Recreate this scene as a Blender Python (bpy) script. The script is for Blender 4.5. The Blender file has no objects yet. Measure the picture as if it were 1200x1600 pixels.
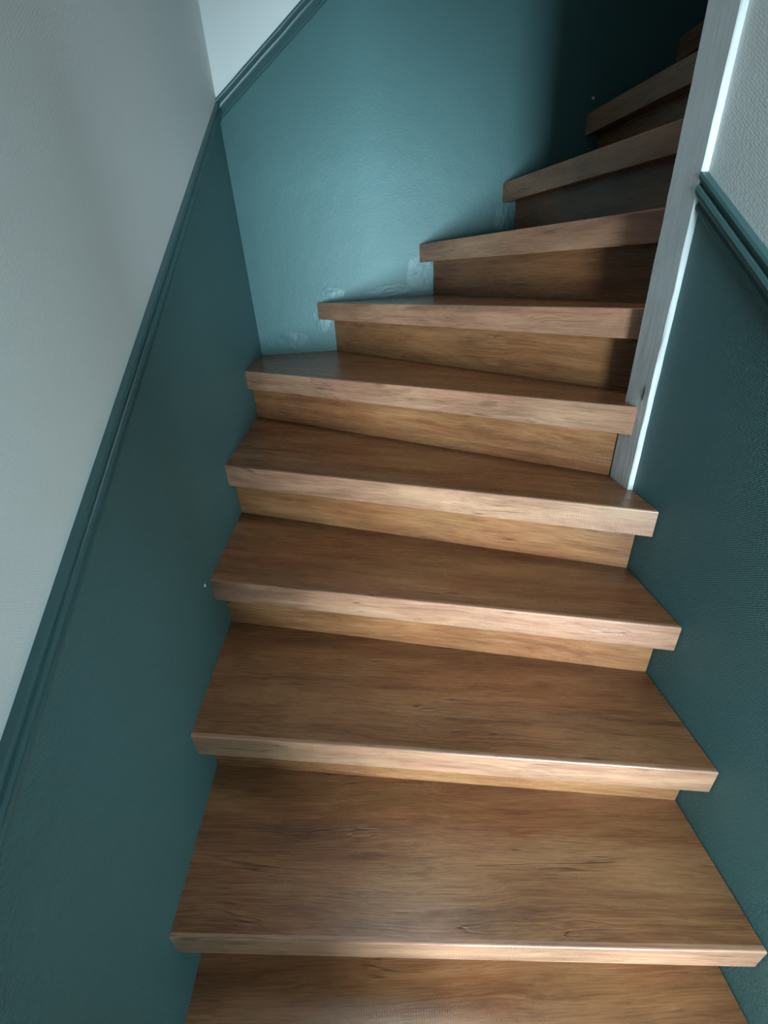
import bpy, bmesh, math, random
from mathutils import Vector, Matrix, noise

sc = bpy.context.scene
C = sc.collection

# ------------------------------------------------------------------ camera
CAM = Vector((0.43764, -0.22904, 1.25158))
c_right = Vector((0.99680, -0.05722, -0.05577))
c_up = Vector((0.07639, 0.47790, 0.87508))
c_fwd = Vector((0.02342, 0.87655, -0.48075))
cd = bpy.data.cameras.new('camera')
cam = bpy.data.objects.new('camera', cd); C.objects.link(cam)
m = Matrix((c_right, c_up, -c_fwd)).transposed().to_4x4()
m.translation = CAM
cam.matrix_world = m
cd.sensor_fit = 'VERTICAL'; cd.sensor_height = 24.0
cd.lens = 24.0 * 689.53 / 1600.0
cd.clip_start = 0.02; cd.clip_end = 50
sc.camera = cam

# ------------------------------------------------------------------ world, window light, exposure
w = bpy.data.worlds.new('world'); sc.world = w; w.use_nodes = True
w.node_tree.nodes['Background'].inputs[0].default_value = (0.55, 0.72, 0.85, 1)
w.node_tree.nodes['Background'].inputs[1].default_value = 0.5
ld = bpy.data.lights.new('window_daylight', 'AREA'); ld.shape = 'RECTANGLE'
ld.size = 1.10; ld.size_y = 1.05; ld.energy = 415; ld.color = (0.68, 0.90, 1.0)
lo = bpy.data.objects.new('window_daylight', ld); C.objects.link(lo)
lo.location = (1.05, -2.79, 0.68); lo.rotation_euler = (math.radians(90), 0, 0)   # points along +y, up the stairs
sd = bpy.data.lights.new('overhead_fill', 'AREA'); sd.shape = 'RECTANGLE'
sd.size = 0.7; sd.size_y = 0.8; sd.energy = 2.9; sd.spread = math.radians(75); sd.color = (0.84, 0.95, 1.0)
so = bpy.data.objects.new('overhead_fill', sd); C.objects.link(so)
so.location = (0.5, 0.65, 3.29)                                  # points straight down; fill light added to brighten the tread tops
vs = sc.view_settings
vs.view_transform = 'Standard'; vs.look = 'None'; vs.gamma = 1.0; vs.use_curve_mapping = False
vs.exposure = 0.08

# ------------------------------------------------------------------ dimensions (metres)
H = 0.19            # rise
T = 0.0652          # height of a nosing
W = 1.053           # stair width
WF = 1.056          # face of right wall
B = 1.841           # face of back wall
FL = -0.38          # hall floor
CE = 3.3            # stairwell ceiling
OV = 0.052          # nosing overhang

# ------------------------------------------------------------------ node helpers
def new_mat(name):
    m = bpy.data.materials.new(name); m.use_nodes = True
    nt = m.node_tree; nt.nodes.clear()
    out = nt.nodes.new('ShaderNodeOutputMaterial'); b = nt.nodes.new('ShaderNodeBsdfPrincipled')
    nt.links.new(b.outputs[0], out.inputs[0])
    return m, nt, b
def nd(nt, t, **kw):
    n = nt.nodes.new(t)
    for k, v in kw.items(): setattr(n, k, v)
    return n
def setin(nt, n, i, v):
    if hasattr(v, 'links') or isinstance(v, bpy.types.NodeSocket): nt.links.new(v, n.inputs[i])
    else: n.inputs[i].default_value = v
def math_(nt, op, a, b=None, clamp=False):
    n = nd(nt, 'ShaderNodeMath', operation=op); n.use_clamp = clamp
    setin(nt, n, 0, a)
    if b is not None: setin(nt, n, 1, b)
    return n.outputs[0]
def noise_(nt, vec, scale, detail=3, rough=0.55, dist=0.0):
    n = nd(nt, 'ShaderNodeTexNoise'); setin(nt, n, 'Vector', vec)
    n.inputs['Scale'].default_value = scale; n.inputs['Detail'].default_value = detail
    n.inputs['Roughness'].default_value = rough; n.inputs['Distortion'].default_value = dist
    return n.outputs['Fac']
def scaled(nt, vec, s):
    n = nd(nt, 'ShaderNodeVectorMath', operation='MULTIPLY'); setin(nt, n, 0, vec); n.inputs[1].default_value = s
    return n.outputs[0]
def ramp(nt, fac, stops):
    n = nd(nt, 'ShaderNodeValToRGB'); setin(nt, n, 0, fac)
    e = n.color_ramp.elements
    while len(e) < len(stops): e.new(0.5)
    for el, (p, c) in zip(e, stops):
        el.position = p; el.color = c if len(c) == 4 else (*c, 1)
    return n.outputs[0]
def rng(nt, v, a, b, c=0.0, d=1.0):
    n = nd(nt, 'ShaderNodeMapRange'); setin(nt, n, 0, v)
    for i, x in enumerate((a, b, c, d)): n.inputs[i + 1].default_value = x
    return n.outputs[0]
def mix(nt, fac, a, b, bt='MIX'):
    n = nd(nt, 'ShaderNodeMix', data_type='RGBA', blend_type=bt)
    setin(nt, n, 0, fac); setin(nt, n, 6, a if not isinstance(a, tuple) else (*a, 1)); setin(nt, n, 7, b if not isinstance(b, tuple) else (*b, 1))
    return n.outputs[2]
def bump(nt, h, dist, strength=1.0, normal=None):
    n = nd(nt, 'ShaderNodeBump'); n.inputs['Distance'].default_value = dist; n.inputs['Strength'].default_value = strength
    setin(nt, n, 'Height', h)
    if normal is not None: setin(nt, n, 'Normal', normal)
    return n.outputs[0]

# ------------------------------------------------------------------ materials
def wood(name, gain=1.0, rough=0.26, sat=1.0):
    m, nt, b = new_mat(name)
    tc = nd(nt, 'ShaderNodeTexCoord'); oi = nd(nt, 'ShaderNodeObjectInfo')
    off = nd(nt, 'ShaderNodeCombineXYZ')
    for i, k in enumerate((37.0, 61.0, 23.0)): setin(nt, off, i, math_(nt, 'MULTIPLY', oi.outputs['Random'], k))
    add = nd(nt, 'ShaderNodeVectorMath', operation='ADD'); nt.links.new(tc.outputs['Object'], add.inputs[0]); nt.links.new(off.outputs[0], add.inputs[1])
    v = add.outputs[0]
    # wavy grain: push the coordinate across the grain by slow noise
    warp = noise_(nt, scaled(nt, v, (2.2, 5.0, 5.0)), 1.0, 2, 0.5)
    wv = nd(nt, 'ShaderNodeCombineXYZ'); ww = math_(nt, 'MULTIPLY', math_(nt, 'SUBTRACT', warp, 0.5), 0.05)
    setin(nt, wv, 1, ww); setin(nt, wv, 2, ww)
    a2 = nd(nt, 'ShaderNodeVectorMath', operation='ADD'); nt.links.new(v, a2.inputs[0]); nt.links.new(wv.outputs[0], a2.inputs[1]); v2 = a2.outputs[0]
    broad = noise_(nt, scaled(nt, v2, (2.6, 13.0, 13.0)), 1.0, 4, 0.6)
    band = noise_(nt, scaled(nt, v2, (3.0, 55.0, 55.0)), 1.0, 4, 0.6)
    fine = noise_(nt, scaled(nt, v2, (9.0, 330.0, 330.0)), 1.0, 3, 0.6)
    g = math_(nt, 'ADD', math_(nt, 'ADD', math_(nt, 'MULTIPLY', broad, 0.45), math_(nt, 'MULTIPLY', band, 0.33)), math_(nt, 'MULTIPLY', fine, 0.22))
    col = ramp(nt, g, [(0.30, (0.101*gain, 0.0372*gain, 0.0155*gain)), (0.43, (0.197*gain, 0.0765*gain, 0.0335*gain)), (0.54, (0.290*gain, 0.1235*gain, 0.054*gain)), (0.70, (0.416*gain, 0.196*gain, 0.095*gain))])
    hue = rng(nt, noise_(nt, scaled(nt, v, (3.0, 9.0, 9.0)), 1.0, 2), 0.40, 0.64)
    col = mix(nt, hue, mix(nt, 1.0, col, (0.96, 1.03, 0.98), 'MULTIPLY'), mix(nt, 1.0, col, (1.02, 0.94, 0.91), 'MULTIPLY'))
    # figured, fiery blotches
    fig = noise_(nt, scaled(nt, v2, (16.0, 70.0, 70.0)), 1.0, 3, 0.6, 1.5)
    figm = math_(nt, 'MULTIPLY', rng(nt, noise_(nt, scaled(nt, v, (3.5, 11.0, 11.0)), 1.0, 1), 0.52, 0.68), rng(nt, fig, 0.40, 0.62))
    col = mix(nt, math_(nt, 'MULTIPLY', figm, 0.22), col, (0.42*gain, 0.235*gain, 0.115*gain))
    # cross-grain saw ticks, in patches
    saw = nd(nt, 'ShaderNodeTexWave', wave_type='BANDS', bands_direction='X'); setin(nt, saw, 'Vector', v)
    saw.inputs['Scale'].default_value = 62; saw.inputs['Distortion'].default_value = 2.2; saw.inputs['Detail'].default_value = 2; saw.inputs['Detail Scale'].default_value = 3
    sawm = math_(nt, 'MULTIPLY', rng(nt, noise_(nt, scaled(nt, v, (4.0, 18.0, 18.0)), 1.0, 2), 0.53, 0.66), rng(nt, saw.outputs['Fac'], 0.62, 0.95))
    col = mix(nt, math_(nt, 'MULTIPLY', sawm, 0.20), col, (0.10, 0.052, 0.026))
    # long dark cracks and a few knots
    cr = noise_(nt, scaled(nt, v2, (1.7, 42.0, 42.0)), 1.0, 2, 0.5, 0.5)
    crack = rng(nt, math_(nt, 'ABSOLUTE', math_(nt, 'SUBTRACT', cr, 0.5)), 0.0, 0.016, 1.0, 0.0)
    crm = math_(nt, 'MULTIPLY', crack, rng(nt, noise_(nt, scaled(nt, v, (4.0, 16.0, 16.0)), 1.0, 2), 0.52, 0.60))
    col = mix(nt, math_(nt, 'MULTIPLY', crm, 0.75), col, (0.045, 0.020, 0.010))
    kn = nd(nt, 'ShaderNodeTexVoronoi'); setin(nt, kn, 'Vector', scaled(nt, v2, (2.6, 6.5, 6.5))); kn.inputs['Scale'].default_value = 1.0
    knot = rng(nt, kn.outputs['Distance'], 0.02, 0.085, 1.0, 0.0)
    col = mix(nt, math_(nt, 'MULTIPLY', knot, 0.55), col, (0.07, 0.030, 0.014))
    por = noise_(nt, scaled(nt, v2, (22.0, 520.0, 520.0)), 1.0, 2, 0.5)
    col = mix(nt, math_(nt, 'MULTIPLY', rng(nt, por, 0.56, 0.70), 0.38), col, (0.075, 0.034, 0.016))
    hs = nd(nt, 'ShaderNodeHueSaturation'); hs.inputs['Saturation'].default_value = sat; nt.links.new(col, hs.inputs['Color']); col = hs.outputs[0]
    nt.links.new(col, b.inputs['Base Color'])
    setin(nt, b, 'Roughness', rng(nt, fine, 0.3, 0.7, rough - 0.05, rough + 0.10))
    b.inputs['Specular IOR Level'].default_value = 0.5
    hgt = math_(nt, 'SUBTRACT', math_(nt, 'MULTIPLY', fine, 0.5), math_(nt, 'ADD', crm, math_(nt, 'MULTIPLY', sawm, 0.5)))
    nt.links.new(bump(nt, hgt, 0.0005, 0.6), b.inputs['Normal'])
    return m

def paint(name, colr, rough, tex, relief, vary=0.08, wv=0.28):
    """wall paint over papered plaster; tex = 'weave' (woven wallpaper) or 'plaster'"""
    m, nt, b = new_mat(name)
    tc = nd(nt, 'ShaderNodeTexCoord'); v = tc.outputs['Object']
    n1 = noise_(nt, v, 4.0, 3, 0.5)
    nt.links.new(mix(nt, n1, tuple(c*(1-vary) for c in colr), tuple(c*(1+vary) for c in colr)), b.inputs['Base Color'])
    b.inputs['Roughness'].default_value = rough; b.inputs['Specular IOR Level'].default_value = 0.35
    if tex == 'weave':
        wob = noise_(nt, v, 30.0, 2)
        sp = nd(nt, 'ShaderNodeSeparateXYZ'); nt.links.new(v, sp.inputs[0])
        wo = math_(nt, 'MULTIPLY', wob, 3.5)
        u = math_(nt, 'SINE', math_(nt, 'ADD', math_(nt, 'MULTIPLY', math_(nt, 'ADD', sp.outputs[0], sp.outputs[1]), 1000.0), wo))
        t = math_(nt, 'SINE', math_(nt, 'ADD', math_(nt, 'MULTIPLY', sp.outputs[2], 1300.0), math_(nt, 'MULTIPLY', wob, 5.0)))
        hgt = math_(nt, 'ADD', math_(nt, 'MULTIPLY', math_(nt, 'MULTIPLY', u, t), wv), math_(nt, 'MULTIPLY', noise_(nt, v, 180.0, 3, 0.6), 0.9))
    else:
        hgt = math_(nt, 'ADD', noise_(nt, v, 140.0, 3, 0.6), math_(nt, 'MULTIPLY', noise_(nt, v, 14.0, 3, 0.5), 2.0))
    nt.links.new(bump(nt, hgt, relief, 0.7), b.inputs['Normal'])
    return m

TEAL = (0.058, 0.135, 0.139)
M = {}
M['wood'] = wood('laminate_oak', 0.82, 0.25, 1.0)
M['edge'] = wood('laminate_oak_edge_band', 1.13, 0.30, 0.84)
M['teal'] = paint('teal_paint', TEAL, 0.5, 'weave', 0.0024)
M['teal_smooth'] = paint('teal_paint_plaster', TEAL, 0.5, 'plaster', 0.0012)
M['teal_filler'] = paint('teal_filler_paint', tuple(c*1.06 for c in TEAL), 0.40, 'plaster', 0.0016, 0.10)
M['teal_trim'] = paint('teal_gloss', tuple(c*0.76 for c in TEAL), 0.36, 'plaster', 0.0004, 0.03)
M['white'] = paint('white_paint', (0.66, 0.68, 0.67), 0.55, 'weave', 0.0010, 0.03, 0.10)
M['white_smooth'] = paint('white_paint_plaster', (0.70, 0.73, 0.73), 0.55, 'plaster', 0.0008, 0.03)
M['floor'] = paint('hall_floor_tile', (0.30, 0.27, 0.24), 0.5, 'plaster', 0.0004)

def post_mat():
    m, nt, b = new_mat('worn_white_gloss')
    tc = nd(nt, 'ShaderNodeTexCoord'); v = tc.outputs['Object']
    st = noise_(nt, scaled(nt, v, (90.0, 90.0, 9.0)), 1.0, 4, 0.6, 0.4)
    sp = nd(nt, 'ShaderNodeSeparateXYZ'); nt.links.new(v, sp.inputs[0])
    low = rng(nt, sp.outputs[2], 0.75, 1.45, 1.0, 0.25)          # handled and scuffed more near the steps
    worn = math_(nt, 'MULTIPLY', rng(nt, st, 0.42, 0.62), low)
    nt.links.new(mix(nt, worn, (0.62, 0.64, 0.64), (0.46, 0.45, 0.46)), b.inputs['Base Color'])
    b.inputs['Roughness'].default_value = 0.45
    nt.links.new(bump(nt, st, 0.0008, 0.5), b.inputs['Normal'])
    return m
M['post'] = post_mat()
def plain(name, c, r=0.5):
    m, nt, b = new_mat(name); v = nd(nt, 'ShaderNodeTexCoord').outputs['Object']
    n = noise_(nt, v, 60.0, 2)
    nt.links.new(mix(nt, n, tuple(x*0.92 for x in c), tuple(x*1.08 for x in c)), b.inputs['Base Color']); b.inputs['Roughness'].default_value = r
    return m
gm, gnt, gb = new_mat('window_glass'); gb.inputs['Transmission Weight'].default_value = 1.0; gb.inputs['Roughness'].default_value = 0.0; M['glass'] = gm
M['chip'] = plain('bare_plaster', (0.75, 0.76, 0.72), 0.7)
M['scratch'] = plain('dark_scratch', (0.02, 0.02, 0.022), 0.7)

# ------------------------------------------------------------------ mesh helpers
def link(name, me, mats, parent=None, loc=(0, 0, 0), rz=0.0):
    o = bpy.data.objects.new(name, me); C.objects.link(o)
    for mm in mats: me.materials.append(mm)
    o.location = loc; o.rotation_euler = (0, 0, rz)
    if parent: o.parent = parent
    return o
def struct(o): o['kind'] = 'structure'; return o
def from_bm(bm, name, smooth=False):
    bmesh.ops.recalc_face_normals(bm, faces=bm.faces)
    me = bpy.data.meshes.new(name); bm.to_mesh(me); bm.free()
    if smooth:
        for p in me.polygons: p.use_smooth = True
    return me
def add_box(bm, a, b, mi=0):
    vs_ = [bm.verts.new((x, y, z)) for z in (a[2], b[2]) for y in (a[1], b[1]) for x in (a[0], b[0])]
    for f in ((0, 2, 3, 1), (4, 5, 7, 6), (0, 1, 5, 4), (2, 6, 7, 3), (0, 4, 6, 2), (1, 3, 7, 5)):
        bm.faces.new([vs_[i] for i in f]).material_index = mi
def extrude_poly(bm, pts, z0, z1, mi=0):
    lo_ = [bm.verts.new((x, y, z0)) for x, y in pts]; hi = [bm.verts.new((x, y, z1)) for x, y in pts]
    n = len(pts)
    bm.faces.new(lo_[::-1]).material_index = mi; bm.faces.new(hi).material_index = mi
    for i in range(n):
        bm.faces.new((lo_[i], lo_[(i+1) % n], hi[(i+1) % n], hi[i])).material_index = mi
def split_wall(name, axis, face, back, u0, u1, z0, z1, line, mats):
    """a wall slab whose lower part (below line z = a + s*u) carries one paint and the upper another"""
    bm = bmesh.new(); a, s = line
    def P(u, z, d): return (d, u, z) if axis == 'x' else (u, d, z)
    cl = lambda z: min(max(z, z0), z1)
    us = [u0]
    for zc in (z0, z1):
        uc = (zc - a) / s
        if u0 < uc < u1: us.append(uc)
    us = sorted(us + [u1])
    for ua, ub in zip(us[:-1], us[1:]):
        za, zb = cl(a + s*ua), cl(a + s*ub)
        for lo_a, lo_b, hi_a, hi_b, mi in ((z0, z0, za, zb, 0), (za, zb, z1, z1, 1)):
            if hi_a - lo_a < 1e-5 and hi_b - lo_b < 1e-5: continue
            pts = [(ua, lo_a), (ub, lo_b), (ub, hi_b), (ua, hi_a)]
            q = []
            for p in pts:
                if not q or (abs(p[0]-q[-1][0]) + abs(p[1]-q[-1][1])) > 1e-6: q.append(p)
            f = [bm.verts.new(P(u, z, face)) for u, z in q]; g = [bm.verts.new(P(u, z, back)) for u, z in q]
            bm.faces.new(f).material_index = mi; bm.faces.new(g[::-1]).material_index = mi
            for i in range(len(q)):
                bm.faces.new((f[i], f[(i+1) % len(q)], g[(i+1) % len(q)], g[i])).material_index = mi
    bmesh.ops.remove_doubles(bm, verts=bm.verts, dist=1e-6)
    return struct(link(name, from_bm(bm, name), mats))

# ------------------------------------------------------------------ the shell
LL = (0.751, 0.571)                 # dado line on the left wall: z = a + s*y
LB_ = (1.802, 0.689)                # on the back wall: z = a + s*x
LR = (0.9017, 0.682)                # on the right wall: z = a + s*y
DY = -0.42                          # inner face of the added light-blocking wall at the stair foot
wall_left = split_wall('wall_left', 'x', 0.0, -0.1, DY, B + 0.1, FL, CE, (LL[0]-0.02, LL[1]), [M['teal'], M['white']])
wall_back = split_wall('wall_back', 'y', B, B + 0.1, 0.0, 3.2, FL, CE, (LB_[0]-0.02, LB_[1]), [M['teal_smooth'], M['white_smooth']])
wall_right = split_wall('wall_right', 'x', WF, WF + 0.085, DY, 0.69, FL, CE, (LR[0]-0.02, LR[1]), [M['teal'], M['white']])
bm = bmesh.new(); add_box(bm, (WF + 0.089, 0.695, FL), (3.2, 0.768, CE)); struct(link('wall_core', from_bm(bm, 'wall_core'), [M['white']]))
bm = bmesh.new(); add_box(bm, (3.2, 0.695, FL), (3.3, B + 0.1, CE)); struct(link('wall_landing', from_bm(bm, 'wall_landing'), [M['white']]))
# unseen wall added at the stair foot to cast the camera holder's shadow
DX0, DX1, DZ = 0.52, 1.056, 1.38
bm = bmesh.new()
add_box(bm, (-0.6, DY - 0.08, FL), (DX0, DY, CE)); add_box(bm, (DX0, DY - 0.08, DZ), (DX1, DY, CE)); add_box(bm, (DX1, DY - 0.08, FL), (2.1, DY, CE))
struct(link('wall_shade_blocker', from_bm(bm, 'wall_shade_blocker'), [M['teal']]))
bm = bmesh.new()
add_box(bm, (0.0, DY, CE), (3.2, 0.22, CE + 0.1)); add_box(bm, (0.0, 1.08, CE), (3.2, B, CE + 0.1)); add_box(bm, (0.0, 0.22, CE), (0.12, 1.08, CE + 0.1)); add_box(bm, (0.88, 0.22, CE), (3.2, 1.08, CE + 0.1))
struct(link('ceiling', from_bm(bm, 'ceiling'), [M['white_smooth']]))
bm = bmesh.new(); add_box(bm, (-0.7, -2.95, FL - 0.1), (3.2, B, FL)); struct(link('floor', from_bm(bm, 'floor'), [M['floor']]))
# hall behind the camera, with the window that lights the stairs
HY, WX0, WX1, WZ0, WZ1 = -2.85, 0.46, 1.64, 0.11, 1.25
for nm, a, b_, mt in (('wall_hall_left', (-0.7, HY - 0.1, FL), (-0.6, DY, 2.1), 'white'), ('wall_hall_right', (2.1, HY - 0.1, FL), (2.2, DY, 2.1), 'white'),
                      ('ceiling_hall', (-0.6, HY, 2.1), (2.1, DY - 0.08, 2.2), 'white_smooth')):
    bm = bmesh.new(); add_box(bm, a, b_); struct(link(nm, from_bm(bm, nm), [M[mt]]))
bm = bmesh.new()
add_box(bm, (-0.6, HY - 0.1, FL), (WX0, HY, 2.1)); add_box(bm, (WX1, HY - 0.1, FL), (2.1, HY, 2.1))
add_box(bm, (WX0, HY - 0.1, FL), (WX1, HY, WZ0)); add_box(bm, (WX0, HY - 0.1, WZ1), (WX1, HY, 2.1))
struct(link('wall_hall', from_bm(bm, 'wall_hall'), [M['white']]))
bm = bmesh.new()
for a, b_ in (((WX0, WZ0), (WX0 + .04, WZ1)), ((WX1 - .04, WZ0), (WX1, WZ1)), ((WX0 + .04, WZ0), (WX1 - .04, WZ0 + .04)), ((WX0 + .04, WZ1 - .04), (WX1 - .04, WZ1))):
    add_box(bm, (a[0], HY - .08, a[1]), (b_[0], HY - .02, b_[1]))
w1 = struct(link('window_1', from_bm(bm, 'window_frame'), [M['post']]))
bm = bmesh.new(); add_box(bm, (WX0 + .04, HY - .055, WZ0 + .04), (WX1 - .04, HY - .049, WZ1 - .04)); link('pane', from_bm(bm, 'pane'), [M['glass']], w1)
bm = bmesh.new()  # roof window frame made up to go around the overhead fill light
for a, b_ in (((.12, .22), (.15, 1.08)), ((.85, .22), (.88, 1.08)), ((.15, .22), (.85, .25)), ((.15, 1.05), (.85, 1.08))):
    add_box(bm, (a[0], a[1], CE + .02), (b_[0], b_[1], CE + .08))
struct(link('added_roof_frame', from_bm(bm, 'added_roof_frame_mesh'), [M['post']]))

# dado rails -------------------------------------------------------------------------------------
PROFILE = [(0, 0), (.005, 0), (.008, .003), (.008, .007), (.005, .010), (.005, .013), (.010, .017), (.014, .022), (.0155, .027), (.013, .0315), (.009, .0335), (.009, .036), (.013, .039), (.014, .043), (.012, .047), (0, .047)]
def rail(name, axis, face, out, u0, u1, line, mat, seed, n=60):
    """moulded rail on a wall: profile (depth, height) hung below z = a + s*u, swept from u0 to u1, hand-painted edges"""
    bm = bmesh.new(); a, s = line; k = math.sqrt(1 + s*s); top = PROFILE[-1][1]
    rings = []
    for i in range(n + 1):
        u = u0 + (u1 - u0)*i/n; ring = []
        for d, v in PROFILE:
            j = 0.0012*noise.noise(Vector((u*14, v*40, seed))) if d else 0
            z = a + s*u - (top - v)*k + j
            q = face + out*(d + 0.5*j)
            ring.append(bm.verts.new((q, u, z) if axis == 'x' else (u, q, z)))
        rings.append(ring)
    m_ = len(PROFILE)
    for r0, r1 in zip(rings[:-1], rings[1:]):
        for i in range(m_): bm.faces.new((r0[i], r0[(i+1) % m_], r1[(i+1) % m_], r1[i]))
    bm.faces.new(rings[0]); bm.faces.new(rings[-1])
    return struct(link(name, from_bm(bm, name), [mat]))
rail('trim_1', 'x', 0.0, 1, DY, B, LL, M['teal_trim'], 1.0)
rail('trim_2', 'y', B, -1, 0.0, 2.15, LB_, M['teal_trim'], 2.0)
rail('trim_3', 'x', WF, -1, DY, 0.685, LR, M['teal_trim'], 3.0)

# ------------------------------------------------------------------ staircase
stair = bpy.data.objects.new('staircase', None); C.objects.link(stair)
stair.location = (0.53, -0.39, FL); stair.empty_display_size = 0.2
stair['label'] = 'winding oak-look laminate staircase turning right between the teal walls'
stair['category'] = 'staircase'
BASE = Vector(stair.location)

# front edge of each tread in plan: (left end), (right end), extra height
N = {-1: ((0, -0.385), (W, -0.395), 0), 0: ((0, -0.125), (W, -0.165), 0),
     1: ((0, .132), (W, .0353), 0), 2: ((0, .4092), (W, .2321), 0), 3: ((0, .7173), (W, .419), 0), 4: ((0, 1.030), (W, .5739), 0),
     5: ((0, 1.4882), (1.044, .7165), 0), 6: ((.2654, B), (1.07, .80), .005), 7: ((.7043, B), (1.13, .80), .004), 8: ((1.0328, B), (1.28, .80), -.001),
     9: ((1.3298, B), (1.425, .80), 0), 10: ((1.625, B), (1.60, .80), 0), 11: ((1.90, B), (1.80, .80), 0)}
INNER = 0.772       # inner edge of the upper flight (face of the core wall)
def line_at(k, off=0.0):
    """nosing line k moved off metres up the flight: returns point, direction"""
    a, b = Vector(N[k][0]), Vector(N[k][1]); d = (b - a).normalized(); n = Vector((-d.y, d.x))
    return a + n*off, d
def ends(k, off):
    """where that line meets the outer and the inner boundary of the stair"""
    p, d = line_at(k, off)
    def at_x(x): return p + d*((x - p.x)/d.x)
    def at_y(y): return p + d*((y - p.y)/d.y)
    L = at_x(0.0) if abs(d.x) > 1e-6 else None
    if L is None or k >= 6 or L.y > B: L = at_y(B)
    R = at_x(W) if abs(d.x) > 1e-6 else None
    if R is None or R.y < 0 and k > 3 or (k >= 5 and R.y > INNER) or k >= 6: R = at_y(INNER)
    elif k == 5 and off > 0: R = at_x(1.044)
    return L, R
def tread_outline(k):
    L0, R0 = ends(k, 0.0)
    if k <= 10 and (k + 1) in N: L1, R1 = ends(k + 1, OV + 0.008)
    else: L1, R1 = ends(k, 0.32)
    pts = [L0, R0]
    # right side
    PF, PB, PX = 0.684, INNER, 1.044
    if k == 4:
        pts += [Vector((W, PF)), Vector((PX, PF))]
        if R1.x > PX + 1e-4: R1 = Vector((PX, min(R1.y, PB)))
        pts += [R1]
    elif k == 5: pts[1] = Vector((PX, R0.y)); pts += [Vector((PX, PB)), R1]
    else: pts += [R1]
    # left side
    pts.append(L1)
    if k == 5 or (L0.x < 1e-4 and L1.x > 1e-3): pts.append(Vector((0, B)))
    return pts
def local(pts, origin, ang):
    c, s = math.cos(-ang), math.sin(-ang)
    return [((p.x-origin.x)*c - (p.y-origin.y)*s, (p.x-origin.x)*s + (p.y-origin.y)*c) for p in pts]

NOSE = 0.009        # depth of the separate front edge strip
for k in sorted(N):
    o0, d = line_at(k); ang = math.atan2(d.y, d.x); z = k*H + N[k][2]
    pts = tread_outline(k)
    lp = local(pts, o0, ang)
    # the board behind the front strip: clip front at y = NOSE
    L0, R0 = lp[0], lp[1]
    def slide(a, b):     # point on a->b where y reaches NOSE
        t = (NOSE - a[1])/(b[1] - a[1]); return (a[0] + (b[0]-a[0])*t, NOSE)
    Lc, Rc = slide(lp[0], lp[-1]), slide(lp[1], lp[2])
    board = [Lc, Rc] + lp[2:]
    bm = bmesh.new(); extrude_poly(bm, board, -T, 0.0)
    tr = link('tread', from_bm(bm, 'tread'), [M['wood']], stair, Vector((o0.x, o0.y, z)) - BASE, ang)
    # rounded front strip
    bm = bmesh.new(); r = 0.0035; prof = [(NOSE, -T), (0.002, -T), (0.0006, -T + 0.0006), (0.0, -T + 0.002)]
    for i in range(5):
        t = i/4*math.pi/2; prof.append((r - r*math.cos(t), -r + r*math.sin(t)))
    prof.append((NOSE, 0.0))
    rings = []
    for i in range(2):
        A, Bc = (L0, Lc) if i == 0 else (R0, Rc)
        rings.append([bm.verts.new((A[0] + (Bc[0]-A[0])*y/NOSE, y, zz)) for y, zz in prof])
    n = len(prof)
    for i in range(n): bm.faces.new((rings[0][i], rings[0][(i+1) % n], rings[1][(i+1) % n], rings[1][i]))
    bm.faces.new(rings[0]); bm.faces.new(rings[1])
    link('nosing', from_bm(bm, 'nosing'), [M['edge']], tr)
    # riser under this tread, standing on the tread below
    zl = (k-1)*H + (N[k-1][2] if (k-1) in N else 0)
    if k == -1: zl = FL
    a, b_ = ends(k, OV); a2, b2 = ends(k, OV + 0.012)
    if k == 5:
        b_ = Vector((1.044, b_.y)); b2 = Vector((1.044, min(b2.y, INNER)))
    elif k <= 4 and b2.y > 0.684: b_.x = b2.x = 1.044
    rp = local([a, b_, b2, a2], o0, ang)
    bm = bmesh.new(); extrude_poly(bm, rp, zl - z, -T)
    link('riser', from_bm(bm, 'riser'), [M['wood']], stair, Vector((o0.x, o0.y, z)) - BASE, ang)

# ------------------------------------------------------------------ newel post at the end of the right wall
bm = bmesh.new()
px0, px1, py0, py1 = 1.0445, WF + 0.088, 0.684, 0.770
nz = 160; rings = []
for i in range(nz + 1):
    z = FL + (CE - FL)*i/nz
    j = lambda s, amp=0.0011: amp*noise.noise(Vector((z*17, s, 0.3))) + 0.0006*noise.noise(Vector((z*70, s, 4.3)))
    c_ = 0.002
    ring = [(px0 + j(1), py0 + c_), (px0 + c_ + j(2), py0 + j(3)), (WF - 0.0006 + j(4, .0016), py0 + j(5)), (px1, py0), (px1, py1), (px0 + c_, py1), (px0 + j(6), py1 - c_)]
    rings.append([bm.verts.new((x, y, z)) for x, y in ring])
for r0, r1 in zip(rings[:-1], rings[1:]):
    for i in range(7): bm.faces.new((r0[i], r0[(i+1) % 7], r1[(i+1) % 7], r1[i]))
bm.faces.new(rings[0]); bm.faces.new(rings[-1])
post = link('newel_post', from_bm(bm, 'newel_post'), [M['post']])
post['label'] = 'tall scuffed white-painted newel post at the end of the right wall'
post['category'] = 'post'

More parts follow.
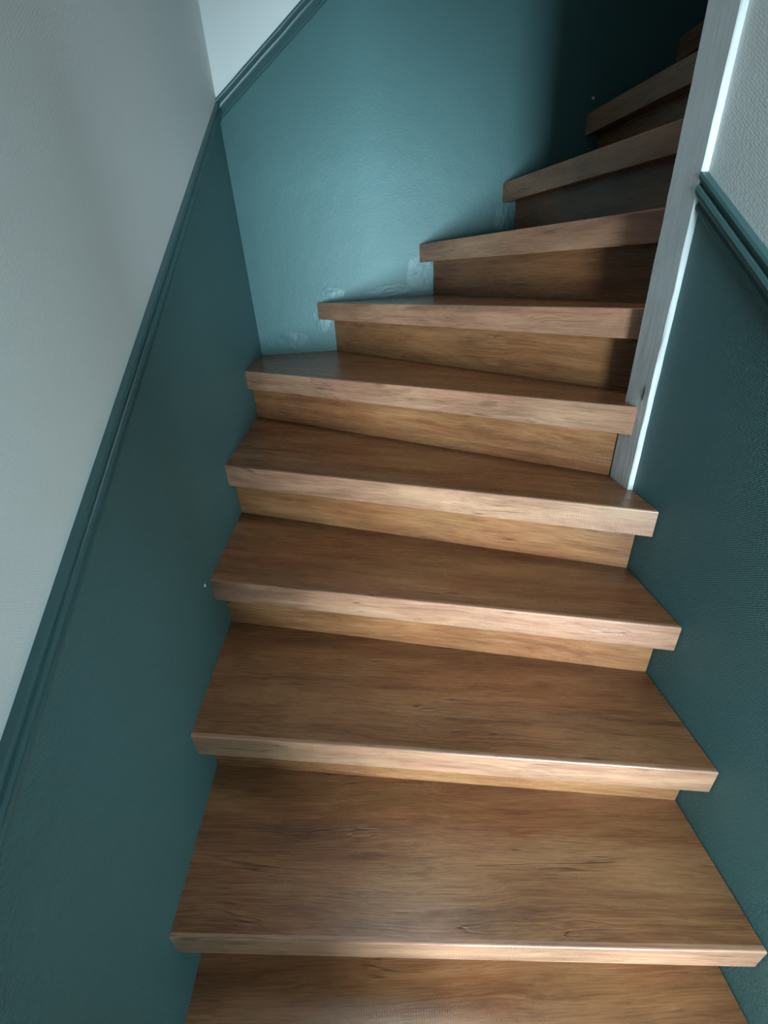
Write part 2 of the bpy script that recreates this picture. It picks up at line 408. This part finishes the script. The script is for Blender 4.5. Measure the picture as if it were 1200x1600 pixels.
def lump(name, parent, mat, centre, size, seed, rough_amp=0.35, sub=3):
    """a small irregular blob pressed against a wall"""
    bm = bmesh.new(); bmesh.ops.create_icosphere(bm, subdivisions=sub, radius=1.0)
    for v in bm.verts:
        d = v.co.normalized()
        k = 1 + rough_amp*noise.noise(d*2.3 + Vector((seed, 0, 0))) + 0.5*rough_amp*noise.noise(d*6 + Vector((0, seed, 0)))
        v.co = Vector((d.x*size[0]*k, d.y*size[1]*k, d.z*size[2]*k))
    o = link(name, from_bm(bm, name, True), [mat]); o.parent = parent; o.location = centre
    return o
# filler smeared over the joint of the steps and the back wall, painted over
def patch(x, z, sx, sz, seed, amp=0.0028, n=26):
    bm = bmesh.new(); g = []
    for a in range(n + 1):
        row = []
        for b_ in range(n + 1):
            u, v = 2*a/n - 1, 2*b_/n - 1
            r2 = (u*u + v*v)*(1 + 0.5*noise.noise(Vector((u*1.5, v*1.5, seed))))
            k = max(0.0, 1 - r2)**2
            hgt = amp*k*(0.7 + 0.6*noise.noise(Vector((u*3, v*3, seed + 9))) + 0.4*noise.noise(Vector((u*8, v*8, seed))))
            row.append(bm.verts.new((u*sx, 0.0008*(1 - min(1, k*6)) - hgt, v*sz)))
        g.append(row)
    for a in range(n):
        for b_ in range(n): bm.faces.new((g[a][b_], g[a+1][b_], g[a+1][b_+1], g[a][b_+1]))
    me = from_bm(bm, 'filler_patch', True)
    return link('filler_patch', me, [M['teal_filler']], wall_back, (x, B, z))
for i, (x, z, sx, sz) in enumerate(((.335, 1.175, .060, .034), (.285, 1.09, .045, .075), (.710, 1.225, .070, .085), (1.045, 1.40, .045, .075), (.12, 1.0, .10, .05), (.58, 1.17, .11, .03))):
    patch(x, z, sx, sz, 3.1 + i*1.7)
# paint chips where the plaster shows
for par, c_, sz_, sd in ((wall_left, (0, .682, .581), (.002, .005, .0045), 1.0), (wall_back, (1.343, B, 1.752), (.006, .002, .005), 2.0), (wall_left, (0, .50, .335), (.0015, .0025, .002), 5.0)):
    lump('paint_chip', par, M['chip'], c_, sz_, sd, 0.5, 2)
# dark scratch on the side of the post
lump('scratch', post, M['scratch'], (px0 - .0002, .705, .985), (.0012, .0022, .017), 8.0, 0.5, 2)
